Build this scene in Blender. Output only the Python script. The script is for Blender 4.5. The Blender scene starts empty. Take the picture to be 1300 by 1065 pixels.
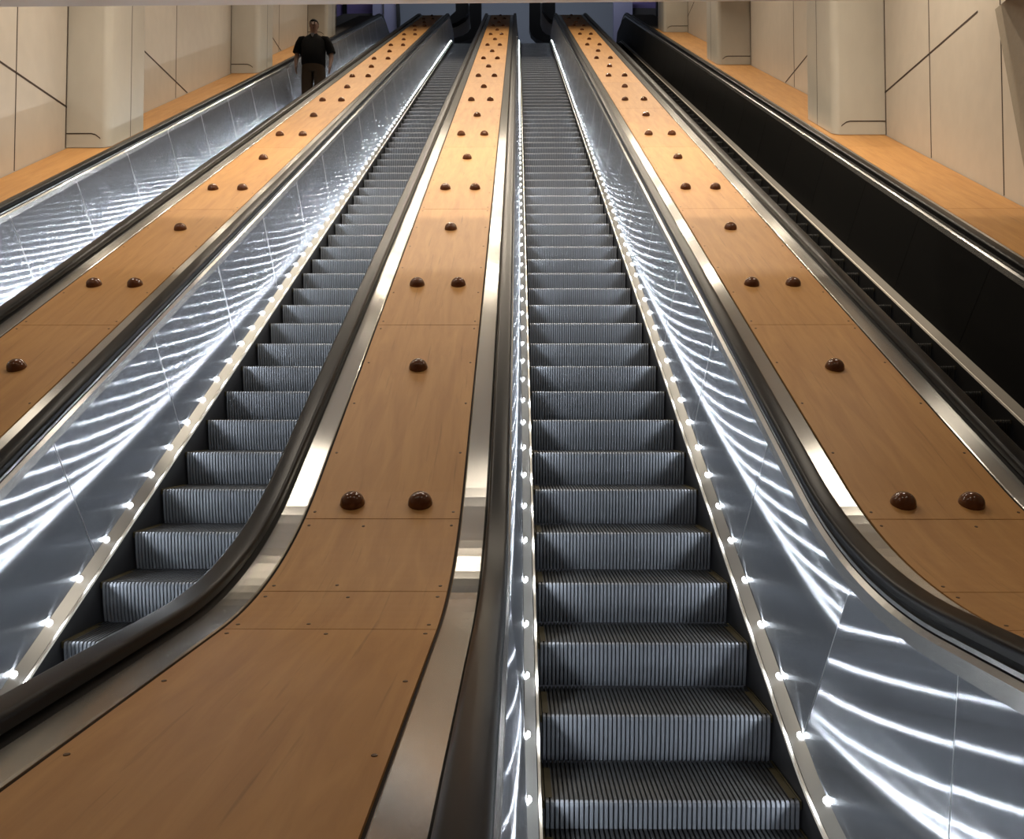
import bpy, bmesh, math, random
from mathutils import Vector, Matrix, Euler
random.seed(7)
scene = bpy.context.scene
COL = scene.collection
R = math.radians
GC, GS = math.cos(R(22)), math.sin(R(22))      # grain of the side sheets
TAN = math.tan(R(30)); C30 = math.cos(R(30)); T15 = math.tan(R(15))

# ------------------------------------------------------------------ slope profile
# every line of the escalators is (lateral x, height h above the line of the step nosings)
Z_LOW, Z_TOP, OFF = -1.60, 12.32, 3.3225
def _bottom(h):
    zf = Z_LOW + 1.0145*h
    rad = 1.57 + 0.76*h
    yi = (zf + OFF - h)/TAN                 # where slope and level would meet
    t = rad*T15
    return zf, rad, yi - t, yi + t*C30      # level height, radius, arc start y, arc end y
def _top(h):
    zt = Z_TOP + 0.94*h
    rad = 1.5 + 0.9*h
    yi = (zt + OFF - h)/TAN
    t = rad*T15
    return zt, rad, yi - t*C30, yi + t
def zf(h, y):
    zl, r, y0, y1 = _bottom(h)
    if y <= y0: return zl
    if y < y1: return zl + r - math.sqrt(r*r - (y - y0)**2)
    zt, r2, y2, y3 = _top(h)
    if y < y2: return -OFF + h + TAN*y
    if y < y3: return zt - r2 + math.sqrt(r2*r2 - (y3 - y)**2)
    return zt
def ys(a, b, extra=()):
    """sample positions along the run: dense in the curves, sparse on the straight"""
    s = {a, b} | set(extra)
    y = a
    while y < b:
        s.add(y)
        y += 0.06 if y < 5.0 else (1.0 if y < 25.5 else 0.09)
    return sorted(v for v in s if a <= v <= b)

# ------------------------------------------------------------------ mesh helpers
class MB:
    def __init__(self):
        self.v, self.f, self.uv, self.mi = [], [], [], []
    def face(self, idx, uvs=None, m=0):
        self.f.append(tuple(idx)); self.uv.append(uvs or [(0, 0)]*len(idx)); self.mi.append(m)
    def box(self, x0, x1, y0, y1, z0, z1, m=0):
        b = len(self.v)
        for z in (z0, z1):
            for x, y in ((x0, y0), (x1, y0), (x1, y1), (x0, y1)):
                self.v.append((x, y, z))
        for q in ((3, 2, 1, 0), (4, 5, 6, 7), (0, 1, 5, 4), (1, 2, 6, 5), (2, 3, 7, 6), (3, 0, 4, 7)):
            c = [self.v[b+i] for i in q]
            ax = [i for i in range(3) if max(p[i] for p in c) - min(p[i] for p in c) > 1e-9]
            uv = [(p[ax[-1]] if 1 not in ax else p[1], p[ax[0]] if 1 in ax and ax[0] != 1 else p[ax[-1]]) for p in c]
            self.face([b+i for i in q], uv, m)
    def prism(self, poly, axis, a, b, m=0):
        """poly in the two remaining axes, extruded along axis from a to b"""
        n = len(poly); base = len(self.v)
        for t in (a, b):
            for p in poly:
                q = list(p); q.insert(axis, t); self.v.append(tuple(q))
        self.face([base+i for i in range(n)][::-1], None, m)
        self.face([base+n+i for i in range(n)], None, m)
        for i in range(n):
            j = (i+1) % n
            self.face([base+i, base+j, base+n+j, base+n+i], [(0, 0), (0, 1), (1, 1), (1, 0)], m)
    def sweep(self, prof, yl, closed=False, m=0, caps=True):
        """prof: (x, h) points carried along the run"""
        n = len(prof); base = len(self.v)
        hm = sum(p[1] for p in prof)/n
        vl = [0.0]
        for i in range(1, n+1):
            a, b = prof[i-1], prof[i % n]
            vl.append(vl[-1] + math.hypot(b[0]-a[0], b[1]-a[1]))
        ul = [0.0]
        for i in range(1, len(yl)):
            ul.append(ul[-1] + math.hypot(yl[i]-yl[i-1], zf(hm, yl[i]) - zf(hm, yl[i-1])))
        for y in yl:
            for x, h in prof:
                self.v.append((x, y, zf(h, y)))
        k = n if closed else n-1
        for i in range(len(yl)-1):
            for j in range(k):
                j2 = (j+1) % n
                a = base+i*n
                self.face([a+j, a+j2, a+n+j2, a+n+j],
                          [(ul[i], vl[j]), (ul[i], vl[j+1]), (ul[i+1], vl[j+1]), (ul[i+1], vl[j])], m)
        if closed and caps:
            self.face([base+j for j in range(n)], None, m)
            self.face([base+(len(yl)-1)*n+j for j in range(n)][::-1], None, m)
    def tube(self, pts, nrm, prof, x0, m=0):
        """pts: (y,z) centre line, nrm: (y,z) normals, prof: (dx, dn)"""
        n = len(prof); base = len(self.v)
        for (y, z), (ny, nz) in zip(pts, nrm):
            for dx, dn in prof:
                self.v.append((x0+dx, y+ny*dn, z+nz*dn))
        u = 0
        for i in range(len(pts)-1):
            du = math.hypot(pts[i+1][0]-pts[i][0], pts[i+1][1]-pts[i][1])
            for j in range(n):
                a, j2 = base+i*n, (j+1) % n
                self.face([a+j, a+j2, a+n+j2, a+n+j], [(u, j/n), (u, (j+1)/n), (u+du, (j+1)/n), (u+du, j/n)], m)
            u += du
        self.face([base+j for j in range(n)], None, m)
        self.face([base+(len(pts)-1)*n+j for j in range(n)][::-1], None, m)
    def lathe(self, prof, seg, c=(0, 0, 0), m=0):
        """prof: (radius, z) from bottom to the pole"""
        base = len(self.v)
        for r, z in prof[:-1]:
            for i in range(seg):
                a = 2*math.pi*i/seg
                self.v.append((c[0]+r*math.cos(a), c[1]+r*math.sin(a), c[2]+z))
        self.v.append((c[0]+prof[-1][0], c[1], c[2]+prof[-1][1]))
        top = len(self.v)-1
        for k in range(len(prof)-2):
            for i in range(seg):
                j = (i+1) % seg
                a, b = base+k*seg, base+(k+1)*seg
                self.face([a+i, a+j, b+j, b+i], None, m)
        b = base+(len(prof)-2)*seg
        for i in range(seg):
            self.face([b+i, b+(i+1) % seg, top], None, m)
    def mesh(self, name, mats, smooth=False, recalc=True):
        me = bpy.data.meshes.new(name)
        me.from_pydata(self.v, [], self.f)
        uvl = me.uv_layers.new(name='UVMap')
        k = 0
        for p, uvs, mi in zip(me.polygons, self.uv, self.mi):
            for j in range(p.loop_total):
                uvl.data[p.loop_start+j].uv = uvs[j]
            p.material_index = mi
        for mt in (mats if isinstance(mats, (list, tuple)) else [mats]):
            me.materials.append(mt)
        if recalc:
            bm = bmesh.new(); bm.from_mesh(me)
            bmesh.ops.recalc_face_normals(bm, faces=bm.faces)
            bm.to_mesh(me); bm.free()
        if smooth:
            me.polygons.foreach_set('use_smooth', [True]*len(me.polygons))
            try: me.set_sharp_from_angle(angle=R(38))
            except Exception: pass
        return me
    def build(self, name, mats, parent=None, smooth=False, recalc=True):
        return link(name, self.mesh(name, mats, smooth, recalc), parent)
def link(name, me, parent=None, loc=None, rot=None):
    o = bpy.data.objects.new(name, me); COL.objects.link(o)
    if parent: o.parent = parent
    if loc: o.location = loc
    if rot: o.rotation_euler = rot
    return o
def tag(o, label=None, cat=None, group=None, kind=None):
    if label: o['label'] = label
    if cat: o['category'] = cat
    if group: o['group'] = group
    if kind: o['kind'] = kind
    return o
def empty(name, loc=(0, 0, 0)):
    o = bpy.data.objects.new(name, None); COL.objects.link(o); o.location = loc
    o.empty_display_size = 0.1
    return o
def struct(o):
    o['kind'] = 'structure'; return o

# ------------------------------------------------------------------ materials
def new_mat(name):
    m = bpy.data.materials.new(name); m.use_nodes = True
    nt = m.node_tree; nt.nodes.clear()
    out = nt.nodes.new('ShaderNodeOutputMaterial')
    return m, nt, out
def pbr(name, col, rough=0.5, metal=0.0, spec=0.5, noise=0.0, nscale=(6, 6, 6), bump=0.0, coat=0.0, emis=None, estr=0):
    m, nt, out = new_mat(name)
    b = nt.nodes.new('ShaderNodeBsdfPrincipled')
    b.inputs['Base Color'].default_value = (*col, 1); b.inputs['Roughness'].default_value = rough
    b.inputs['Metallic'].default_value = metal; b.inputs['Specular IOR Level'].default_value = spec
    b.inputs['Coat Weight'].default_value = coat; b.inputs['Coat Roughness'].default_value = 0.12
    if emis:
        b.inputs['Emission Color'].default_value = (*emis, 1); b.inputs['Emission Strength'].default_value = estr
    if noise or bump:
        tc = nt.nodes.new('ShaderNodeTexCoord'); mp = nt.nodes.new('ShaderNodeMapping')
        mp.inputs['Scale'].default_value = nscale
        nt.links.new(tc.outputs['Object'], mp.inputs['Vector'])
        nz = nt.nodes.new('ShaderNodeTexNoise'); nz.inputs['Detail'].default_value = 4
        nt.links.new(mp.outputs['Vector'], nz.inputs['Vector'])
        if noise:
            mr = nt.nodes.new('ShaderNodeMapRange')
            mr.inputs['From Min'].default_value = 0.3; mr.inputs['From Max'].default_value = 0.7
            mr.inputs['To Min'].default_value = 1-noise; mr.inputs['To Max'].default_value = 1+noise
            nt.links.new(nz.outputs['Fac'], mr.inputs['Value'])
            mx = nt.nodes.new('ShaderNodeVectorMath'); mx.operation = 'SCALE'
            mx.inputs[0].default_value = col
            nt.links.new(mr.outputs['Result'], mx.inputs['Scale'])
            nt.links.new(mx.outputs['Vector'], b.inputs['Base Color'])
        if bump:
            bp = nt.nodes.new('ShaderNodeBump'); bp.inputs['Strength'].default_value = bump
            bp.inputs['Distance'].default_value = 0.01
            nt.links.new(nz.outputs['Fac'], bp.inputs['Height'])
            nt.links.new(bp.outputs['Normal'], b.inputs['Normal'])
    nt.links.new(b.outputs['BSDF'], out.inputs['Surface'])
    return m
def brushed(name, col, rough, aniso, base_mix, base_col, wav=0.0, grain=0.0, base_rough=0.45):
    """brushed sheet metal: anisotropic gloss with the grain tied to the sheet's own UV direction"""
    m, nt, out = new_mat(name)
    g = nt.nodes.new('ShaderNodeBsdfAnisotropic'); g.distribution = 'GGX'
    g.inputs['Color'].default_value = (*col, 1)
    g.inputs['Roughness'].default_value = rough; g.inputs['Anisotropy'].default_value = aniso
    tn = nt.nodes.new('ShaderNodeTangent'); tn.direction_type = 'UV_MAP'; tn.uv_map = 'UVMap'
    nt.links.new(tn.outputs['Tangent'], g.inputs['Tangent'])
    d = nt.nodes.new('ShaderNodeBsdfPrincipled')
    d.inputs['Base Color'].default_value = (*base_col, 1); d.inputs['Metallic'].default_value = 0.6
    d.inputs['Roughness'].default_value = base_rough
    mx = nt.nodes.new('ShaderNodeMixShader'); mx.inputs['Fac'].default_value = base_mix
    nt.links.new(g.outputs['BSDF'], mx.inputs[1]); nt.links.new(d.outputs['BSDF'], mx.inputs[2])
    uv = nt.nodes.new('ShaderNodeUVMap'); uv.uv_map = 'UVMap'
    if grain:
        mp = nt.nodes.new('ShaderNodeMapping'); mp.inputs['Scale'].default_value = (40, 2.5, 1) if aniso < 0 else (1.5, 60, 1)
        nt.links.new(uv.outputs['UV'], mp.inputs['Vector'])
        nz = nt.nodes.new('ShaderNodeTexNoise'); nz.inputs['Detail'].default_value = 3
        nz.inputs['Scale'].default_value = 1.0
        nt.links.new(mp.outputs['Vector'], nz.inputs['Vector'])
        mr = nt.nodes.new('ShaderNodeMapRange'); mr.inputs['To Min'].default_value = 1-grain; mr.inputs['To Max'].default_value = 1+grain
        nt.links.new(nz.outputs['Fac'], mr.inputs['Value'])
        sc = nt.nodes.new('ShaderNodeVectorMath'); sc.operation = 'SCALE'; sc.inputs[0].default_value = base_col
        nt.links.new(mr.outputs['Result'], sc.inputs['Scale'])
        nt.links.new(sc.outputs['Vector'], d.inputs['Base Color'])
    if wav:
        mp2 = nt.nodes.new('ShaderNodeMapping'); mp2.inputs['Scale'].default_value = (1.6, 3.5, 1)
        nt.links.new(uv.outputs['UV'], mp2.inputs['Vector'])
        n2 = nt.nodes.new('ShaderNodeTexNoise'); n2.inputs['Scale'].default_value = 1.0; n2.inputs['Detail'].default_value = 1
        nt.links.new(mp2.outputs['Vector'], n2.inputs['Vector'])
        bp = nt.nodes.new('ShaderNodeBump'); bp.inputs['Strength'].default_value = 1.0; bp.inputs['Distance'].default_value = wav
        nt.links.new(n2.outputs['Fac'], bp.inputs['Height'])
        nt.links.new(bp.outputs['Normal'], g.inputs['Normal'])
    nt.links.new(mx.outputs['Shader'], out.inputs['Surface'])
    return m
def plywood(name, c0, c1):
    m, nt, out = new_mat(name)
    b = nt.nodes.new('ShaderNodeBsdfPrincipled'); b.inputs['Roughness'].default_value = 0.48
    b.inputs['Specular IOR Level'].default_value = 0.22
    tc = nt.nodes.new('ShaderNodeTexCoord')
    oi = nt.nodes.new('ShaderNodeObjectInfo')
    mp = nt.nodes.new('ShaderNodeMapping'); mp.inputs['Scale'].default_value = (9, 1.1, 1.1)
    mp.inputs['Rotation'].default_value = (0, 0, 0.12)
    nt.links.new(tc.outputs['Object'], mp.inputs['Vector'])
    n1 = nt.nodes.new('ShaderNodeTexNoise'); n1.inputs['Scale'].default_value = 1.6; n1.inputs['Detail'].default_value = 6
    n1.inputs['Roughness'].default_value = 0.6; n1.inputs['Distortion'].default_value = 0.6
    nt.links.new(mp.outputs['Vector'], n1.inputs['Vector'])
    mp2 = nt.nodes.new('ShaderNodeMapping'); mp2.inputs['Scale'].default_value = (60, 2.2, 2.2)
    mp2.inputs['Rotation'].default_value = (0, 0, -0.25)
    nt.links.new(tc.outputs['Object'], mp2.inputs['Vector'])
    n2 = nt.nodes.new('ShaderNodeTexNoise'); n2.inputs['Scale'].default_value = 1.0; n2.inputs['Detail'].default_value = 3
    nt.links.new(mp2.outputs['Vector'], n2.inputs['Vector'])
    cr = nt.nodes.new('ShaderNodeValToRGB')
    cr.color_ramp.elements[0].position = 0.3; cr.color_ramp.elements[0].color = (*c0, 1)
    cr.color_ramp.elements[1].position = 0.72; cr.color_ramp.elements[1].color = (*c1, 1)
    nt.links.new(n1.outputs['Fac'], cr.inputs['Fac'])
    # dark hairline scratches in the grain
    mr = nt.nodes.new('ShaderNodeMapRange'); mr.inputs['From Min'].default_value = 0.22; mr.inputs['From Max'].default_value = 0.36
    mr.inputs['To Min'].default_value = 0.72; mr.inputs['To Max'].default_value = 1.0
    nt.links.new(n2.outputs['Fac'], mr.inputs['Value'])
    # a little sheet-to-sheet difference
    rr = nt.nodes.new('ShaderNodeMapRange'); rr.inputs['To Min'].default_value = 0.93; rr.inputs['To Max'].default_value = 1.05
    nt.links.new(oi.outputs['Random'], rr.inputs['Value'])
    mu = nt.nodes.new('ShaderNodeMath'); mu.operation = 'MULTIPLY'
    nt.links.new(mr.outputs['Result'], mu.inputs[0]); nt.links.new(rr.outputs['Result'], mu.inputs[1])
    sc = nt.nodes.new('ShaderNodeVectorMath'); sc.operation = 'SCALE'
    nt.links.new(cr.outputs['Color'], sc.inputs[0]); nt.links.new(mu.outputs['Value'], sc.inputs['Scale'])
    nt.links.new(sc.outputs['Vector'], b.inputs['Base Color'])
    nt.links.new(b.outputs['BSDF'], out.inputs['Surface'])
    return m
def emit(name, col, s):
    m, nt, out = new_mat(name)
    e = nt.nodes.new('ShaderNodeEmission'); e.inputs['Color'].default_value = (*col, 1); e.inputs['Strength'].default_value = s
    nt.links.new(e.outputs['Emission'], out.inputs['Surface'])
    return m

M_WOOD = plywood('orange plywood', (0.43, 0.213, 0.072), (0.55, 0.295, 0.104))
M_GAP = pbr('dark joint', (0.035, 0.022, 0.014), 0.8)
M_STUD = pbr('brown stud', (0.125, 0.045, 0.016), 0.09, 0.0, 0.5)
M_SCREW = pbr('brown screw', (0.10, 0.05, 0.02), 0.5, 0.3)
M_PANEL = brushed('brushed side panel', (0.62, 0.65, 0.70), 0.20, -0.90, 0.30, (0.26, 0.28, 0.31), wav=0.00002, grain=0.12)
M_PANEL_D = brushed('unlit side panel', (0.10, 0.10, 0.10), 0.20, -0.90, 0.35, (0.03, 0.03, 0.03), wav=0.00002, grain=0.1)  # darkened copy of the side panel: missing lamp light put into the colour
M_STEEL = brushed('brushed deck steel', (0.56, 0.55, 0.52), 0.21, 0.70, 0.26, (0.24, 0.235, 0.22), grain=0.15)
M_TRIM = brushed('brushed trim steel', (0.55, 0.55, 0.54), 0.22, 0.5, 0.3, (0.35, 0.35, 0.35), grain=0.1)
M_SHELF = brushed('light shelf steel', (0.34, 0.34, 0.33), 0.3, 0.4, 0.35, (0.10, 0.10, 0.10))
M_LIP = pbr('cream lip', (0.85, 0.80, 0.70), 0.4)
M_EDGE = pbr('bright sheet edge', (0.62, 0.64, 0.67), 0.4, 0.6)
M_RUBBER = pbr('handrail rubber', (0.008, 0.008, 0.0085), 0.30, 0.0, 0.13)
M_BLACK = pbr('black guide', (0.006, 0.006, 0.006), 0.5, spec=0.1)
M_SKIRT = pbr('black skirt', (0.016, 0.016, 0.017), 0.45, 0.0, 0.4)
M_STEP = pbr('ribbed aluminium', (0.33, 0.36, 0.41), 0.42, 0.25, 0.5)
M_STEP_D = pbr('unlit ribbed aluminium', (0.045, 0.045, 0.045), 0.5, 0.3, 0.3)  # step metal darkened in colour where no skirt lamps shine
M_TREAD_D = pbr('unlit tread', (0.02, 0.02, 0.02), 0.55, 0.3, 0.3)  # tread copy with the lack of lamp light in its colour
M_SHELF_D = pbr('unlit shelf', (0.07, 0.06, 0.045), 0.45, 0.4, 0.4)  # shelf copy coloured dark to look unlit
M_TREAD = pbr('worn tread', (0.075, 0.078, 0.082), 0.45, 0.6, 0.5)
M_GROOVE = pbr('step groove', (0.012, 0.012, 0.013), 0.7, 0.0, 0.3)
M_YELLOW = pbr('worn yellow line', (0.05, 0.038, 0.010), 0.7)
M_LED = emit('cool lamp', (0.93, 0.97, 1.0), 25)
M_LED.cycles.emission_sampling = 'NONE'
M_WALL = pbr('cream wall cladding', (0.54, 0.485, 0.41), 0.42, 0.0, 0.4, noise=0.035, nscale=(1.4, 1.4, 0.8))
M_PIL = pbr('cream pilaster cladding', (0.53, 0.495, 0.425), 0.28, 0.0, 0.5, noise=0.03, nscale=(1.2, 1.2, 0.6))
M_SHADE_PANEL = pbr('painted wall shade', (0.30, 0.26, 0.20), 0.6, noise=0.04)  # shade on the right wall, put into a darker colour
M_JOINT = pbr('wall joint', (0.05, 0.03, 0.02), 0.8)
M_CEIL = pbr('ceiling paint', (0.70, 0.73, 0.77), 0.7)
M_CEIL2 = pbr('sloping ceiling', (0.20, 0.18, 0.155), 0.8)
M_FLOOR = pbr('hall floor', (0.22, 0.20, 0.18), 0.35, noise=0.08)
M_HALL = pbr('upper hall wall', (0.34, 0.38, 0.44), 0.6, noise=0.05)
M_LAV = pbr('lavender panel', (0.40, 0.40, 0.58), 0.5)
M_PURPLE = pbr('purple-lit wall', (0.26, 0.20, 0.46), 0.6)  # purple light on the wall, put into its base colour
M_DARK = pbr('dark gray ramp', (0.09, 0.085, 0.085), 0.5)
M_DUCT = pbr('black duct', (0.012, 0.012, 0.013), 0.4)
M_DUCTG = pbr('gray duct cheek', (0.45, 0.47, 0.52), 0.4)

# ------------------------------------------------------------------ escalators
Y0, Y1 = 0.95, 28.2
RUN = ys(Y0, Y1)
H_DECK, H_RAIL = 0.966, 1.0
SB = [3.93, 5.04] ; SB += [5.04 + 1.2425*k for k in range(1, 21)]      # panel joints along the slope
P_IN, P_TOPH, P_BASEH = 0.555, 0.872, 0.052

def make_step_mesh(lit=True):
    mb = MB()
    half, n = 0.483, 52
    pitch = 2*half/n
    dep = 0.010
    prof = []                                   # (x, 1 on rib / 0 in groove)
    for i in range(n):
        x = -half + i*pitch
        prof += [(x + 0.00*pitch, 0), (x + 0.17*pitch, 0), (x + 0.30*pitch, 1), (x + 0.87*pitch, 1)]
    prof.append((half, 0))
    # rows: from the tread's back over the nosing and down the curved riser
    rows = [(0.372, 0.0, 0), (0.012, 0.0, 0), (0.003, -0.006, 1), (0.000, -0.02, 1)]
    for t in (0.25, 0.5, 0.75, 1.0):
        rows.append((0.004 + 0.026*t*t, -0.02 - 0.185*t, 1))
    base = len(mb.v); w = len(prof)
    for k, (y, z, r) in enumerate(rows):
        for x, up in prof:
            if r == 0: mb.v.append((x, y, z - (0 if up else dep)))
            else: mb.v.append((x, y + (0 if up else dep), z - (0 if (up or k > 2) else 0.004)))
    for k in range(len(rows)-1):
        for j in range(w-1):
            a = base + k*w + j
            g = prof[j][1] + prof[j+1][1]
            mat = (2 if g == 0 else (1 if k == 0 else 0))
            mb.face([a, a+1, a+w+1, a+w], None, mat)
    # flat borders at both ends of the tread, with a worn yellow line
    for s in (-1, 1):
        x0, x1 = sorted((s*half, s*(half+0.007)))
        mb.box(x0, x1, 0.004, 0.372, -0.03, 0.001, 3)
        x0, x1 = sorted((s*(half-0.03), s*(half-0.004)))
        mb.box(x0, x1, 0.03, 0.30, -0.004, 0.0008, 3)
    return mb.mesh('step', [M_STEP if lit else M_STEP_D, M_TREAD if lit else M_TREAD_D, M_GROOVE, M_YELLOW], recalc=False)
STEP_ME = make_step_mesh()
STEP_UNLIT = make_step_mesh(False)

def lamp_mesh():
    mb = MB()
    mb.lathe(LAMPP, 8)
    return mb.mesh('small_lamp', M_LED)
LAMPP = [(0.013, 0.0), (0.0115, 0.006), (0.007, 0.010), (0.0, 0.0115)]
LAMP_ME = lamp_mesh()
LED_LIGHT = []
for k, en in enumerate((0.52, 0.26, 0.11, 0.85, 0.45, 0.2)):          # the strips glow weaker up the run
    L_ = bpy.data.lights.new('skirt lamp', 'AREA'); L_.shape = 'DISK'; L_.size = 0.02
    L_.energy = en; L_.color = (0.90, 0.95, 1.0); L_.spread = R(150)
    LED_LIGHT.append(L_)

def rail_profile():
    p = []
    w, t = 0.0425, 0.019
    for cx, cn, a0, a1 in ((w-0.017, t-0.017, 0, 90), (-w+0.017, t-0.017, 90, 180)):
        for k in range(5):
            a = R(a0 + (a1-a0)*k/4)
            p.append((cx + 0.017*math.cos(a), cn + 0.017*math.sin(a)))
    p += [(-w, -0.016), (-w+0.012, -0.020), (w-0.012, -0.020), (w, -0.016)]
    return p
RAILP = rail_profile()

def rail_line(h):
    pts, nrm = [], []
    rn = 0.36
    zb, zt = zf(h, Y0), zf(h, Y1)
    for k in range(13, -1, -1):                # lower newel, under first
        b = R(180*k/13)
        pts.append((Y0 - rn*math.sin(b), zb - rn + rn*math.cos(b))); nrm.append((-math.sin(b), math.cos(b)))
    for y in RUN[1:-1]:
        e = 1e-3
        s = math.atan2(zf(h, y+e) - zf(h, y-e), 2*e)
        pts.append((y, zf(h, y))); nrm.append((-math.sin(s), math.cos(s)))
    for k in range(0, 14):
        b = R(180*k/13)
        pts.append((Y1 + rn*math.sin(b), zt - rn + rn*math.cos(b))); nrm.append((math.sin(b), math.cos(b)))
    return pts, nrm
RAIL_PTS = rail_line(H_RAIL)

def make_escalator(cx, hl, hr, label, lit, panel_mat):
    root = empty('escalator', (cx, 0, 0))
    tag(root, label, 'escalator', 'bank of four escalators')
    k0 = -3
    for k in range(k0, 69):
        y = 3.544 + 0.3545*k
        if y > 27.3: break
        link('step', STEP_ME if lit else STEP_UNLIT, root, (0, y, zf(0, y)))
    # landing plates
    mb = MB(); mb.box(-0.49, 0.49, Y0-0.6, 3.544+0.3545*k0+0.03, Z_LOW-0.02, Z_LOW+0.004); mb.build('comb_plate', M_TRIM, root)
    mb = MB(); mb.box(-0.49, 0.49, 27.35, Y1+1.0, Z_TOP-0.05, Z_TOP+0.01); mb.build('comb_plate', M_DARK, root)
    for s, half in ((-1, hl), (1, hr)):
        rc = half - 0.147                      # handrail centre
        xt = rc - 0.045                        # top of the side sheets
        mb = MB(); mb.sweep([(s*0.494, -0.30), (s*0.494, 0.034), (s*0.500, 0.034), (s*0.500, -0.30)], RUN, True)
        mb.build('skirt', M_SKIRT, root)
        # light strip: cream lip and a bright steel shelf
        mb = MB()
        mb.sweep([(s*0.496, 0.034), (s*0.496, 0.050), (s*0.507, 0.051), (s*0.507, 0.034)], RUN, True, 1)
        mb.sweep([(s*0.510, 0.034), (s*0.510, 0.050), (s*0.556, 0.092), (s*0.556, 0.034)], RUN, True, 0)
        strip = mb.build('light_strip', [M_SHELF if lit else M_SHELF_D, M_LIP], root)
        if lit:
            yy, acc, target, count = 1.2, 0.0, 0.0, 0
            spots = []
            prev = (1.2, zf(0.05, 1.2))
            sref = 8.21                        # keep one lamp at this slope distance
            # slope distance of a point on the straight is y/cos30; walk from the top of the lower curve both ways
            pts = [(1.2 + 0.004*i) for i in range(int((Y1-1.2)/0.004))]
            L = [0.0]
            for i in range(1, len(pts)):
                L.append(L[-1] + math.hypot(0.004, zf(0.05, pts[i]) - zf(0.05, pts[i-1])))
            iref = min(range(len(pts)), key=lambda i: abs(pts[i] - 7.09))
            ph = L[iref] % 0.307
            nxt = ph
            for i in range(len(pts)):
                if L[i] >= nxt:
                    spots.append(pts[i]); nxt += 0.307
            rest = MB()
            for i, y in enumerate(spots):
                e = 1e-3
                a = math.atan2(zf(0.05, y+e) - zf(0.05, y-e), 2*e)
                p = Vector((s*0.545, y, zf(0.090, y)))
                rm = Matrix.Rotation(a, 3, 'X') @ Matrix.Rotation(-s*R(86), 3, 'Y')
                ax = rm @ Vector((0, 0, 1))
                l = bpy.data.objects.new('lamp light', LED_LIGHT[(0 if y < 11 else (1 if y < 16 else 2)) + (3 if cx < -3 else 0)]); COL.objects.link(l); l.parent = strip
                l.location = p + ax*0.0128; l.rotation_euler = (-ax).to_track_quat('Z', 'Y').to_euler()
                if i < 50:
                    link('small_lamp', LAMP_ME, strip, p, rm.to_euler())
                else:
                    tmp = MB(); tmp.lathe(LAMPP, 8)
                    q = len(rest.v)
                    rest.v += [tuple(p + rm @ Vector(v)) for v in tmp.v]
                    for f in tmp.f: rest.face([q+k for k in f])
            o = rest.build('small_lamp', M_LED, strip); tag(o, kind='stuff')
        # side sheets
        def panel(bot, top, ref='top', planar=False):
            mb = MB(); n = len(bot)
            # one flat sheet: its plane goes through three of its corners
            PB = lambda y: Vector((s*P_IN, y, zf(P_BASEH, y)))
            PT = lambda y: Vector((s*xt, y, zf(P_TOPH, y)))
            if planar: A, B, C = PB(bot[-1]), PT(top[-1]), PB(bot[0])
            else:
                i_ = -1 if ref == 'top' else 0
                A, B = PB(bot[i_]), PT(top[i_]); C = A + Vector((0, C30, 0.5))
            nv = (B-A).cross(C-A)
            def onp(y, z): return A.x - (nv.y*(y-A.y) + nv.z*(z-A.z))/nv.x
            def uvof(v): return (v[1], v[2]) if planar else (v[1]*GC + v[2]*GS, -v[1]*GS + v[2]*GC)
            for off in (0.0, 0.005):
                for yb, yt in zip(bot, top):
                    for y_, z_ in ((yb, zf(P_BASEH, yb)), (yt, zf(P_TOPH, yt))):
                        mb.v.append((onp(y_, z_) + s*off, y_, z_))
            for i in range(n-1):
                a = 2*i
                mb.face([a, a+1, a+3, a+2], [uvof(mb.v[q]) for q in (a, a+1, a+3, a+2)])
                b = 2*n + 2*i
                mb.face([b, b+2, b+3, b+1])
                mb.face([a, a+2, b+2, b]); mb.face([a+1, b+1, b+3, a+3])
            mb.face([0, 2*n, 2*n+1, 1], None, 1)
            a, b = 2*(n-1), 4*n-2
            mb.face([a, a+1, b+1, b], None, 1)
            # bright edge of the sheet at its lower joint
            def strip_at(y_b, y_t, w):
                q = len(mb.v)
                for yb_, h_ in ((y_b, P_BASEH), (y_t, P_TOPH)):
                    for y_ in (yb_, yb_+w): mb.v.append((onp(y_, zf(h_, y_)) - s*0.0012, y_, zf(h_, y_)))
                mb.face([q, q+1, q+3, q+2], None, 1)
            if lit: strip_at(bot[0], top[0], 0.0022)
            return mb.build('side_panel', [panel_mat, M_EDGE if lit else M_BLACK], root, recalc=False)
        yb = lambda sv: sv*C30 - 0.433*P_BASEH
        yt = lambda sv: sv*C30 - 0.433*P_TOPH
        for k in range(len(SB)-1):
            a, b = SB[k], SB[k+1]
            nn = 8 if k == 0 else (6 if k > 17 else 1)
            g = 0.0025
            bot = [yb(a)+g + (yb(b)-yb(a)-2*g)*i/nn for i in range(nn+1)]
            top = [yt(a)+g + (yt(b)-yt(a)-2*g)*i/nn for i in range(nn+1)]
            panel(bot, top)
        nn = 14
        panel([2.30 + (yb(SB[0])-2.304)*i/nn for i in range(nn+1)], [2.30 + (yt(SB[0])-2.304)*i/nn for i in range(nn+1)], planar=True)
        panel([Y0 + (2.292-Y0)*i/4 for i in range(5)], [Y0 + (2.292-Y0)*i/4 for i in range(5)], planar=True)
        last = SB[-1]
        panel([yb(last)+.003 + (Y1-yb(last)-.003)*i/10 for i in range(11)], [yt(last)+.003 + (Y1-yt(last)-.003)*i/10 for i in range(11)], ref='low')
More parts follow.
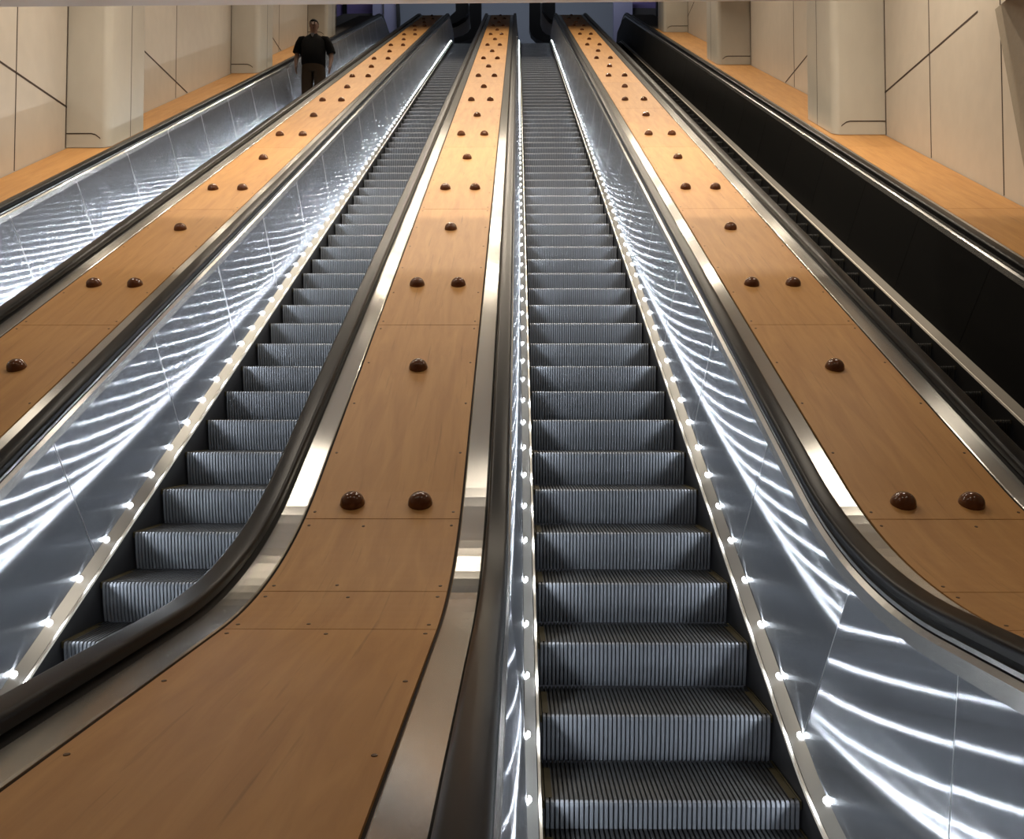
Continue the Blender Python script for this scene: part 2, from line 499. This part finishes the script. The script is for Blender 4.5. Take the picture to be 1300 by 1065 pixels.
        # newel cheeks
        for yc, sg in ((Y0, -1), (Y1, 1)):
            zc = zf(H_RAIL, yc) - 0.36
            poly = [(yc, zf(P_BASEH, yc))] + [(yc + sg*0.33*math.sin(R(b)), zc + 0.33*math.cos(R(b))) for b in range(170, -1, -10)]
            mb = MB(); mb.prism(poly, 0, s*(rc-0.03), s*(rc+0.03)); mb.build('newel', panel_mat, root)
        # ledge under the handrail
        mb = MB()
        mb.sweep([(s*(xt-0.004), P_TOPH), (s*(xt-0.004), P_TOPH+0.052), (s*(xt+0.012), P_TOPH+0.066), (s*(xt+0.016), P_TOPH+0.052), (s*(xt+0.012), P_TOPH)], RUN, True)
        mb.build('rail_ledge', M_TRIM, root)
        mb = MB()
        mb.sweep([(s*(xt+0.018), 0.86), (s*(xt+0.018), 0.945), (s*(rc-0.022), 0.975), (s*(rc+0.022), 0.975), (s*(rc+0.045), 0.955), (s*(rc+0.045), 0.86)], RUN, True)
        mb.build('rail_guide', M_BLACK, root)
        mb = MB()
        mb.sweep([(s*(xt+0.013), 0.944), (s*(xt+0.013), 0.958), (s*(xt+0.024), 0.960), (s*(xt+0.024), 0.944)], RUN, True)
        mb.build('guide_strip', M_TRIM, root)
        mb = MB(); mb.tube(RAIL_PTS[0], RAIL_PTS[1], [(dx, dn) for dx, dn in RAILP], s*rc)
        mb.build('handrail', M_RUBBER, root, smooth=True)
        # steel deck strip on the outer side
        mb = MB()
        mb.sweep([(s*(rc+0.047), 0.935), (s*(rc+0.047), H_DECK-0.006), (s*(rc+0.055), H_DECK), (s*(half-0.004), H_DECK), (s*half, H_DECK-0.004), (s*half, 0.90)], RUN, True)
        mb.build('deck_strip', M_STEEL, root)
    return root

ESC = [
    (-3.860, 0.800, 0.797, 'escalator beside the cream left wall, carrying the man in black', True, M_PANEL),
    (-1.646, 0.785, 0.785, 'empty lit escalator just left of the central orange slope', True, M_PANEL),
    (0.585, 0.809, 0.809, 'empty lit escalator seen straight on, right of the central orange slope', True, M_PANEL),
    (2.880, 0.818, 0.830, 'unlit escalator with side panels coloured dark as unlit beside the right cream wall', False, M_PANEL_D),
]
for e in ESC: make_escalator(*e)

# ------------------------------------------------------------------ wooden slopes between them
def stud_mesh():
    mb = MB()
    r = 0.050
    pr = [(r*1.02, 0.0), (r*1.02, 0.005)]
    for k in range(1, 9):
        a = R(90*k/8)
        pr.append((r*math.cos(a) if k < 8 else 0.0, 0.005 + 0.046*math.sin(a)))
    mb.lathe(pr, 24)
    return mb.mesh('stud', M_STUD, smooth=True)
STUD_ME = stud_mesh()
def screw_mesh():
    mb = MB(); mb.lathe([(0.0065, 0), (0.006, 0.0015), (0.0, 0.002)], 10); return mb.mesh('screw', M_SCREW)
SCREW_ME = screw_mesh()
def slope_angle(h, y):
    e = 1e-3
    return math.atan2(zf(h, y+e) - zf(h, y-e), 2*e)

def make_slope(x0, x1, label, studs, group='orange plywood slopes', dark=None):
    root = empty('wooden_slope', ((x0+x1)/2, 0, 0))
    tag(root, label, 'slope', group)
    c = (x0+x1)/2; w = (x1-x0)/2
    seams = [Y0-0.3, 2.41, 2.77, 3.33, 5.015] + [5.015 + 2.157*k for k in range(1, 11)] + [28.4]
    if dark: seams = [v for v in seams if abs(v-dark) > 0.3 and v < dark] + [dark, 28.4]
    zdk = H_DECK - 0.004
    mb = MB(); mb.sweep([(-w, zdk-0.010), (w, zdk-0.010), (w, zdk-0.05), (-w, zdk-0.05)], ys(Y0-0.3, 28.4), True)
    mb.build('underlay', M_GAP, root)
    for i in range(len(seams)-1):
        a, b = seams[i]+0.0022, seams[i+1]-0.0022
        mb = MB()
        mb.sweep([(-w+0.008, zdk), (w-0.008, zdk), (w-0.008, zdk-0.0095), (-w+0.008, zdk-0.0095)], ys(a, b), True)
        p = mb.build('plywood_panel', M_DARK if (dark and a > dark) else M_WOOD, root)
        if dark and a > dark: p.name = 'metal_panel'
        if a < 12 and studs:
            n = max(1, round((b-a)/0.43))
            for k in range(n+1):
                y = a + 0.045 + (b-a-0.09)*k/n
                for sx in (-1, 1):
                    link('screw', SCREW_ME, p, (sx*(w-0.035), y, zf(zdk, y)), (slope_angle(zdk, y), 0, 0))
            if b < 3.5:
                for y in (a+0.05, b-0.05):
                    link('screw', SCREW_ME, p, (random.uniform(-.08, .08), y, zf(zdk, y)), (slope_angle(zdk, y), 0, 0))
    if studs:
        k = 0
        while True:
            y = 3.435 + 1.082*k
            if y > 27.0: break
            for dx in ((-0.14, 0.14) if k % 2 == 0 else (0.0,)):
                link('stud', STUD_ME, root, (dx, y, zf(zdk, y)), (slope_angle(zdk, y), 0, 0))
            k += 1
    # front closing board at the low end
    mb = MB(); mb.box(-w, w, Y0-0.34, Y0-0.305, Z_LOW, zf(zdk, Y0)); mb.build('end_board', M_STEEL, root)
    return root
E = lambda i, s: ESC[i][0] + (ESC[i][2] if s > 0 else -ESC[i][1])
WL, WR = -5.16, 4.43
g = 0.002
make_slope(E(0, 1)+g, E(1, -1)-g, 'orange studded slope left of centre, right of the man in black', True)
make_slope(E(1, 1)+g, E(2, -1)-g, 'orange studded slope in the middle, between the two empty lit escalators', True)
make_slope(E(2, 1)+g, E(3, -1)-g, 'orange studded slope beside the unlit black-sided escalator', True)
make_slope(WL+0.004, E(0, -1)-g, 'plain narrow orange slope along the left cream wall', False, dark=20.9)
make_slope(E(3, 1)+g, WR-0.004, 'plain orange slope along the right cream wall', False, dark=22.1)

# ------------------------------------------------------------------ walls, pilasters, ceilings
YB, YU = -5.0, 23.2
def wall(name, x, side, joints, levels, y_end):
    mb = MB()
    mb.box(min(x, x+side*0.3), max(x, x+side*0.3), YB, y_end, Z_LOW, 18.0)
    e = -side*0.003
    for y in joints:
        mb.box(min(x, x+e), max(x, x+e), y-0.006, y+0.006, zf(H_DECK, y)+0.003, 17.5, 1)
    for y0, y1, z in levels:
        mb.box(min(x, x+e), max(x, x+e), y0, y1, z-0.011, z+0.011, 1)
    return struct(mb.build(name, [M_WALL, M_JOINT]))
deck = lambda y: zf(H_DECK, y)
PL, PR_ = (9.32, 14.66, 20.0), (9.87, 15.53, 21.2)
def level_end(z): return (z + OFF - H_DECK)/TAN
lv = []
for z in (3.5, 5.0, 7.9):
    lv.append((max(YB, level_end(z)-4.0), level_end(z)-0.01, z))
wall('wall_left', WL, -1, [6.96, 8.37, 9.31, 12.3, 14.65, 17.6, 19.99], lv, YU)
lv = []
for z in (3.86, 5.46, 10.3):
    lv.append((max(YB, level_end(z)-2.9), level_end(z)-0.01, z))
wall('wall_right', WR, 1, [7.5, 8.8, 9.86, 13.1, 15.52, 18.6, 21.19], lv, YU)

H_CEIL = 3.6
def zc(y): return -OFF + H_DECK + H_CEIL + TAN*y
def pilaster(x_wall, x_in, y0, label):
    s = 1 if x_in > x_wall else -1
    d = 0.93; r = 0.09
    root = empty('pilaster', ((x_wall+x_in)/2, y0+d/2, deck(y0)))
    tag(root, label, 'pillar', 'cream pilasters standing on the outer slopes')
    ox, oy, oz = root.location
    poly = [(x_wall + s*0.006, y0)]
    for k in range(7):
        a = R(-90 + 90*k/6)
        poly.append((x_in - s*r + s*r*math.cos(a), y0 + r + r*math.sin(a)))
    for k in range(7):
        a = R(90*k/6)
        poly.append((x_in - s*r + s*r*math.cos(a), y0 + d - r + r*math.sin(a)))
    poly.append((x_wall + s*0.006, y0+d))
    # lower edge follows the slope, so the shaft stands on the deck
    mb = MB(); n = len(poly)
    for top in (0, 1):
        for x, y in poly:
            mb.v.append((x-ox, y-oy, (zc(y)-0.006 if top else deck(y)+0.003) - oz))
    for i in range(n):
        j = (i+1) % n
        mb.face([i, j, n+j, n+i])
    mb.face(list(range(n))[::-1]); mb.face([n+i for i in range(n)])
    mb.build('shaft', M_PIL, root, smooth=True)
    # joint above the plinth, rounding down to the slope at the inner corner
    mb = MB()
    zb = deck(y0) + 0.165
    pts = [(x_wall + s*0.006, zb), (x_in - s*0.20, zb), (x_in - s*0.155, zb-0.012), (x_in - s*0.11, zb-0.045), (x_in - s*0.095, zb-0.06)]
    for a, b in zip(pts, pts[1:]):
        q = len(mb.v)
        for yy in (y0-0.003, y0+0.004):
            for p in (a, b):
                mb.v.append((p[0]-ox, yy-oy, p[1]-0.007-oz)); mb.v.append((p[0]-ox, yy-oy, p[1]+0.007-oz))
        mb.face([q, q+2, q+3, q+1]); mb.face([q+4, q+5, q+7, q+6]); mb.face([q+1, q+3, q+7, q+5]); mb.face([q, q+4, q+6, q+2])
    mb.build('plinth_joint', M_JOINT, root)
    ym = y0 + 0.52
    mb = MB(); a, b = sorted((x_in + s*0.002, x_in - s*0.004))
    mb.box(a-ox, b-ox, ym-0.004-oy, ym+0.004-oy, deck(ym)+0.004-oz, zc(ym)-0.01-oz); mb.build('cladding_joint', M_JOINT, root)
    return root
for y, t in zip(PL, ('nearest of the three cream pilasters on the left wall, down the slope from the man',
                     'middle cream pilaster on the left wall, just down the slope from the man',
                     'far cream pilaster on the left wall, right behind the man in black')):
    pilaster(WL, -4.668, y, t)
for y, t in zip(PR_, ('nearest and widest cream pilaster on the right wall above the black panel',
                      'middle cream pilaster on the right wall, inner face catching a small bright reflection',
                      'farthest cream pilaster on the right wall, by the purple opening at the top')):
    pilaster(WR, 3.80, y, t)

# dark slanting panel added as painted shade where the lower hall begins
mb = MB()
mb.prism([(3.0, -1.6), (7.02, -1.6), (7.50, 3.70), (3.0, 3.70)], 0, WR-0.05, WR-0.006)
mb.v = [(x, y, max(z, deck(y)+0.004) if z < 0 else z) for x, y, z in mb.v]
tag(mb.build('shade_panel', M_SHADE_PANEL), 'added dark panel, wall shade put into its colour, at the right edge of the photo', 'shade_panel')

# lower hall
mb = MB(); mb.box(WL-0.3, WR+0.3, YB, 3.0, Z_LOW-0.3, Z_LOW-0.02); struct(mb.build('floor', M_FLOOR))
mb = MB(); mb.prism([(WL, 3.712), (WR, 3.755), (WR, 3.98), (WL, 3.98)], 1, YB, 7.42); mb.box(WL, WR, 7.12, 7.42, 3.98, 6.6); struct(mb.build('ceiling', M_CEIL))
mb = MB(); mb.box(WL-0.3, WR+0.3, YB-0.3, YB, Z_LOW-0.3, 4.2); struct(mb.build('wall_back', M_WALL))
# sloping ceiling over the run
mb = MB()
mb.prism([(7.42, zc(7.42)), (24.2, zc(24.2)), (24.2, zc(24.2)+0.25), (7.42, zc(7.42)+0.25)], 0, WL, WR)
mb.box(WL, WR, 23.2, 23.4, deck(23.2)+2.0, zc(23.2)+0.1)  # unseen drop added to cut lamp light off the upper slopes
struct(mb.build('ceiling_sloping', M_CEIL2))

# upper hall
ZT = Z_TOP
mb = MB(); mb.box(-9, 8, 28.9, 40, ZT-0.4, ZT-0.01); struct(mb.build('floor_upper', M_FLOOR))
mb = MB(); mb.box(-9, 8, 36.0, 36.3, ZT, 20.5); struct(mb.build('wall_upper', M_HALL))
mb = MB(); mb.box(-9, 8, 24.6, 36.3, 19.6, 20.0); struct(mb.build('ceiling_upper', M_CEIL2))

# ------------------------------------------------------------------ camera
F_PX = 1051.0
cam = bpy.data.cameras.new('camera'); co = bpy.data.objects.new('camera', cam); COL.objects.link(co)
co.location = (0, 0, 0); co.rotation_euler = Euler((R(92.0), 0, 0.0067), 'XYZ')
cam.sensor_fit = 'HORIZONTAL'; cam.sensor_width = 36.0; cam.lens = F_PX/1300*36
cam.shift_x = 0.0; cam.shift_y = -45/1300; cam.clip_start = 0.05; cam.clip_end = 200
scene.camera = co
def ray(px, py, y):
    """point of the photograph's pixel at world depth y (used once to find sizes of far things)"""
    v = Vector(((px-650)/F_PX, -(py-487.5)/F_PX, -1.0))
    d = co.rotation_euler.to_matrix() @ v
    return d*(y/d.y)

# far things in the upper hall
def slab(name, mat, pts, y, depth, parent=None, h=None):
    mb = MB()
    mb.prism([(p[0], p[2]) for p in (ray(a, b, y) for a, b in pts)], 1, y, y+depth)
    # prism keeps (x, z) order around axis 1
    return mb.build(name, mat, parent)
def duct(pts_a, pts_b, pts_c, label):
    p = ray(*pts_a[0], 31.0)
    root = empty('duct', (0, 0, 0)); tag(root, label, 'duct', 'black ducts in the upper hall')
    slab('outer_leg', M_DUCT, pts_a, 31.0, 0.35, root)
    slab('inner_leg', M_DUCT, pts_b, 31.2, 0.35, root)
    slab('cheek', M_DUCTG, pts_c, 31.55, 0.1, root)
UP = -121
duct([(672, UP), (686, UP), (686, 32), (688.5, 39), (693, 43), (703, 47), (703, 54), (690, 53.5), (680, 49), (674, 43), (672, 36)],
     [(688.5, UP), (705, UP), (705, 28), (697, 23), (691.5, 16), (688.5, 10)],
     [(685, 4), (705, 4), (705, 48), (692, 43), (686, 36)],
     'black curved duct above the escalator right of the central slope')
duct([(611, UP), (596, UP), (596, 14), (597.5, 36), (594, 41), (588, 45), (573, 49), (573, 54), (586, 53.5), (600, 49), (608, 42), (611, 32)],
     [(594.5, UP), (576, UP), (578.5, 14), (574, 18), (570, 22), (571, 31), (580, 28), (590, 22), (594.5, 16)],
     [(597, 6), (572, 26), (573, 49), (590, 44), (597, 37)],
     'black curved duct above the escalator left of the central slope')
def far_block(name, mat, pts, y, depth, n=None):
    return struct(slab(name, mat, pts, y, depth))
far_block('wall_lavender_left', M_LAV, [(473, -20), (503, -20), (504, 70), (473, 70)], 33.0, 0.3)
far_block('trim_1', M_DARK, [(486.2, -20), (487.2, -20), (487.2, 60), (486.2, 60)], 32.9, 0.08)
far_block('trim_2', M_DUCT, [(502, -20), (505.5, -20), (508, 25), (506, 45), (504, 45)], 32.8, 0.15)
far_block('wall_purple_lit_left', M_PURPLE, [(424, -20), (474, -20), (474, 24), (424, 24)], 34.0, 0.2)
far_block('trim_3', M_DUCT, [(435, -20), (440, -20), (440, 24), (435, 24)], 33.9, 0.08)
far_block('wall_ramp_left', M_DARK, [(415, 26), (437, 17.5), (474, 17), (474, 75), (415, 75)], 33.4, 0.3)
far_block('wall_lavender_right', M_LAV, [(779, -20), (803, -20), (803, 70), (779, 70)], 33.0, 0.3)
far_block('wall_purple_lit_right', M_PURPLE, [(802, -20), (836, -20), (836, 14), (802, 14)], 34.0, 0.2)
far_block('trim_4', M_DUCT, [(833.5, -20), (838, -20), (838, 30), (833.5, 30)], 33.2, 0.2)
far_block('wall_ramp_right', M_DARK, [(798, 10), (836, 10.5), (845, 60), (798, 60)], 33.5, 0.3)

# ------------------------------------------------------------------ the man on the left escalator
M_SKIN = pbr('skin', (0.13, 0.068, 0.046), 0.6)
M_SHIRT = pbr('black shirt', (0.0035, 0.0035, 0.004), 0.9, spec=0.08)
M_UNDER = pbr('gray undershirt', (0.10, 0.10, 0.11), 0.85)
M_PANTS = pbr('brown trousers', (0.032, 0.021, 0.013), 0.9, spec=0.1)
M_HAIR = pbr('dark hair', (0.006, 0.0045, 0.004), 0.8, spec=0.1)
M_EYE = pbr('eye', (0.02, 0.015, 0.012), 0.3)
M_LIPS = pbr('lips', (0.12, 0.045, 0.035), 0.5)
M_SHOE = pbr('dark shoe', (0.012, 0.010, 0.009), 0.45)
def skin_body(name, mat, joints, edges, root_i, parent, sub=2):
    me = bpy.data.meshes.new(name)
    me.from_pydata([j[0] for j in joints], edges, [])
    me.materials.append(mat)
    o = link(name, me, parent)
    md = o.modifiers.new('skin', 'SKIN'); md.use_smooth_shade = True; md.branch_smoothing = 0.6
    if not me.skin_vertices: 
        me.attributes.new('skin', 'FLOAT', 'POINT')
    lay = me.skin_vertices[0].data
    for i, j in enumerate(joints):
        r = j[1]; lay[i].radius = r if isinstance(r, tuple) else (r, r)
        lay[i].use_root = (i == root_i)
    sb = o.modifiers.new('smooth', 'SUBSURF'); sb.levels = sub; sb.render_levels = sub
    return o
def skel():
    J, Ed = [], []
    def add(p, r, prev=None):
        J.append((p, r)); 
        if prev is not None: Ed.append((prev, len(J)-1))
        return len(J)-1
    return J, Ed, add
def make_person(loc):
    root = empty('person', loc)
    tag(root, 'man in black short-sleeved shirt and brown trousers standing on the left escalator', 'person')
    J, Ed, add = skel()
    pel = add((0, 0, 0.98), (0.12, 0.12))
    bel = add((0, -0.01, 1.14), (0.125, 0.125), pel)
    che = add((0, -0.005, 1.34), (0.12, 0.12), bel)
    nb = add((0, 0.015, 1.53), (0.085, 0.075), che)
    nk = add((0, 0.01, 1.59), (0.072, 0.070), nb)
    ch = add((0, -0.018, 1.655), (0.078, 0.086), nk)
    hd = add((0, -0.005, 1.74), (0.094, 0.106), ch)
    add((0, 0.005, 1.825), (0.076, 0.086), hd)
    add((0, -0.105, 1.705), (0.012, 0.012), add((0, -0.085, 1.73), (0.016, 0.014), hd))     # nose
    for s in (-1, 1):
        add((s*0.092, 0.012, 1.735), (0.009, 0.016), add((s*0.075, 0.01, 1.735), (0.016, 0.02), hd))   # ear
        sh = add((s*0.205, 0.015, 1.475), (0.075, 0.075), che)
        ua = add((s*0.262, 0.025, 1.36), (0.060, 0.062), sh)
        el = add((s*0.318, 0.04, 1.185), (0.046, 0.048), ua)
        fa = add((s*0.325, 0.005, 1.08), (0.043, 0.045), el)
        wr = add((s*0.322, -0.045, 0.945), (0.028, 0.031), fa)
        pa = add((s*0.318, -0.06, 0.885), (0.024, 0.040), wr)
        for k, (dy, ln) in enumerate(((-0.033, 0.074), (-0.011, 0.083), (0.011, 0.078), (0.031, 0.062))):
            a = add((s*0.316, -0.062+dy, 0.848), (0.0095, 0.0095), pa)
            b2 = add((s*0.309, -0.066+dy, 0.848-ln*0.55), (0.009, 0.009), a)
            add((s*0.296, -0.068+dy, 0.848-ln), (0.0075, 0.0075), b2)
        t1 = add((s*0.306, -0.098, 0.895), (0.011, 0.011), pa)
        add((s*0.298, -0.115, 0.862), (0.009, 0.009), t1)
        hp = add((s*0.105, 0.0, 0.90), (0.105, 0.115), pel)
        kn = add((s*0.125, -0.005, 0.50), (0.064, 0.068), hp)
        cf = add((s*0.127, 0.015, 0.36), (0.058, 0.064), kn)
        an = add((s*0.13, 0.03, 0.10), (0.038, 0.042), cf)
        ft = add((s*0.138, -0.06, 0.045), (0.040, 0.034), an)
        add((s*0.145, -0.15, 0.035), (0.036, 0.024), ft)
    skin_body('body', M_SKIN, J, Ed, pel, root)
    # shirt and trousers: lofted round the body
    def loft(mb, rings, n=24, cap=(True, True)):
        base = len(mb.v)
        for c, ax, rx, ry in rings:
            ax = Vector(ax).normalized(); fwd = Vector((0, 1, 0)); fwd = (fwd - ax*fwd.dot(ax)).normalized(); sd = fwd.cross(ax)
            for i in range(n):
                t = 2*math.pi*i/n
                cc, ss = math.cos(t), math.sin(t)
                e = lambda q: math.copysign(abs(q)**0.85, q)
                mb.v.append(tuple(Vector(c) + sd*rx*e(cc) + fwd*ry*e(ss)))
        for k in range(len(rings)-1):
            for i in range(n):
                j = (i+1) % n; q = base+k*n
                mb.face([q+i, q+j, q+n+j, q+n+i])
        if cap[0]: mb.face([base+i for i in range(n)][::-1])
        if cap[1]: mb.face([base+(len(rings)-1)*n+i for i in range(n)])
    U = (0, 0, 1)
    mb = MB()
    loft(mb, [((0, 0, 0.935), U, 0.215, 0.168), ((0, -0.012, 1.00), U, 0.222, 0.178), ((0, -0.025, 1.12), U, 0.220, 0.185), ((0, -0.015, 1.25), U, 0.222, 0.170),
              ((0, -0.003, 1.37), U, 0.235, 0.150), ((0, 0.008, 1.45), U, 0.232, 0.125), ((0, 0.014, 1.505), U, 0.175, 0.098), ((0, 0.016, 1.545), U, 0.095, 0.082)])
    for s in (-1, 1):
        loft(mb, [((s*0.15, 0.012, 1.455), (s*1, 0, -0.3), 0.075, 0.095), ((s*0.225, 0.015, 1.445), (s*0.8, 0, -0.6), 0.085, 0.095), ((s*0.268, 0.022, 1.37), (s*0.45, 0.05, -0.9), 0.082, 0.092),
                  ((s*0.300, 0.032, 1.28), (s*0.33, 0.1, -0.95), 0.083, 0.090), ((s*0.322, 0.038, 1.205), (s*0.3, 0.1, -0.95), 0.083, 0.088)])
    mb.build('shirt', M_SHIRT, root, smooth=True)
    mb = MB()
    loft(mb, [((0, -0.005, 1.00), U, 0.190, 0.155), ((0, -0.005, 0.92), U, 0.205, 0.162), ((0, 0, 0.84), U, 0.212, 0.158), ((0, 0, 0.80), U, 0.205, 0.140)])
    for s in (-1, 1):
        loft(mb, [((s*0.105, 0, 0.90), U, 0.108, 0.150), ((s*0.112, 0, 0.74), U, 0.110, 0.130), ((s*0.122, -0.003, 0.48), U, 0.098, 0.104), ((s*0.128, 0.01, 0.30), U, 0.080, 0.088), ((s*0.132, 0.015, 0.07), U, 0.076, 0.085)])
    mb.build('trousers', M_PANTS, root, smooth=True)
    # collar, undershirt, hair, features, shoes
    mb = MB()
    n = 20
    for zz, r0 in ((1.515, 0.100), (1.565, 0.080), (1.562, 0.073), (1.512, 0.092)):
        for i in range(n+1):
            a = R(-62 + (360-56)*i/n) 
            mb.v.append((r0*math.cos(a), 0.012 + r0*1.02*math.sin(a)*0.98, zz - (0.03 if i in (0, n) else 0)))
    for k in range(3):
        for i in range(n):
            a = k*(n+1)+i; mb.face([a, a+1, a+n+2, a+n+1])
    mb.build('collar', M_SHIRT, root, smooth=True)
    mb = MB(); mb.prism([(-0.035, 1.535), (0.035, 1.535), (0.0, 1.455)], 1, -0.128, -0.100); mb.build('undershirt', M_UNDER, root)
    mb = MB()
    rings, seg = 7, 28
    for k in range(rings):
        for i in range(seg):
            a = 2*math.pi*i/seg
            f = -math.sin(a)
            zl = 1.752 + (0.050*f if f > 0 else 0.085*f)
            z = zl + (1.857 - zl)*(k/(rings-1))**0.8*0.995
            rr = math.sqrt(max(0.02, 1 - ((z-1.752)/0.108)**2)) if z > 1.752 else 1.0 - 0.35*((1.752-z)/0.09)**2
            mb.v.append((0.088*rr*math.cos(a), 0.006 + 0.104*rr*math.sin(a), z))
    for k in range(rings-1):
        for i in range(seg):
            j = (i+1) % seg; mb.face([k*seg+i, k*seg+j, (k+1)*seg+j, (k+1)*seg+i])
    mb.face([(rings-1)*seg+i for i in range(seg)])
    mb.build('hair', M_HAIR, root, smooth=True)
    for s in (-1, 1):
        mb = MB(); mb.lathe([(0.011, 0), (0.008, 0.004), (0, 0.006)], 10)
        e = mb.build('eye', M_EYE, root); e.location = (s*0.034, -0.094, 1.748); e.rotation_euler = (R(90), 0, 0)
        mb = MB()
        for x0, y0, z0, w, hh, l in ((0, 0, 0, 0.047, 0.05, 0.0),):
            pts = [(-0.045, 0.10), (0.045, 0.10), (0.052, 0.0), (0.052, -0.12), (0.035, -0.185), (0, -0.20), (-0.035, -0.185), (-0.052, -0.12), (-0.052, 0.0)]
            for zz, sc_ in ((0.0, 1.0), (0.03, 1.0), (0.065, 0.86), (0.085, 0.55)):
                for px_, py_ in pts: mb.v.append((s*0.137 + px_*sc_, (py_*sc_ if zz < 0.05 else py_*sc_ + 0.012), zz))
            m_ = len(pts)
            for k in range(3):
                for i in range(m_):
                    j = (i+1) % m_; mb.face([k*m_+i, k*m_+j, (k+1)*m_+j, (k+1)*m_+i])
            mb.face(list(range(m_))); mb.face([3*m_+i for i in range(m_)])
        mb.build('shoe', M_SHOE, root, smooth=True)
    mb = MB(); mb.box(-0.026, 0.026, -0.101, -0.088, 1.668, 1.676); mb.build('mouth', M_LIPS, root)
    root.scale = (1.06, 1.04, 1.035)
    return root
_k = 35
make_person((-4.04, 3.544 + 0.3545*_k + 0.20, zf(0, 3.544 + 0.3545*_k) + 0.002))


# ------------------------------------------------------------------ light
def area(loc, energy, size, col, rot=(0, 0, 0), shape='DISK', sy=None, spread=None):
    l = bpy.data.lights.new('ceiling or fill lamp', 'AREA'); l.shape = shape; l.size = size
    if sy: l.size_y = sy
    l.energy = energy; l.color = col
    if spread: l.spread = spread
    o = bpy.data.objects.new('ceiling or fill lamp', l); COL.objects.link(o); o.location = loc; o.rotation_euler = rot
    return o
WARM = (1.0, 0.86, 0.68)
for y in (7.85, 8.9, 11.2, 13.4, 15.6, 17.8, 20.0):
    for x in (-4.1, -2.75, -1.6, -0.54, 0.6, 1.73, 3.3):
        area((x, y, zc(y)-0.12), (14 if x == -4.1 else (20 if x == 3.3 else 12.5)), 0.14, WARM, spread=R(125))
for x in (-3.6, -1.65, 0.6, 2.85):
    area((x, 5.45, 3.70), 19, 0.7, (1.0, 0.88, 0.72), shape='RECTANGLE', sy=0.5)
    area((x, 2.0, 3.70), 5, 0.6, (1.0, 0.86, 0.68), shape='RECTANGLE', sy=0.4)
area((-0.5, 30.0, 18.8), 130, 9.0, (0.80, 0.86, 1.0), rot=(R(75), 0, 0), shape='RECTANGLE', sy=0.4)  # unseen fill light added to brighten the hall wall and duct cheeks
w = bpy.data.worlds.new('world'); scene.world = w; w.use_nodes = True
w.node_tree.nodes['Background'].inputs['Color'].default_value = (0.8, 0.85, 1.0, 1)
w.node_tree.nodes['Background'].inputs['Strength'].default_value = 0.02

scene.view_settings.view_transform = 'Standard'
scene.view_settings.look = 'None'
scene.view_settings.exposure = 0.2
scene.cycles.max_bounces = 6
scene.cycles.use_light_tree = True
scene.cycles.use_adaptive_sampling = False
scene.cycles.light_sampling_threshold = 0.0
scene.cycles.sample_clamp_indirect = 4.0
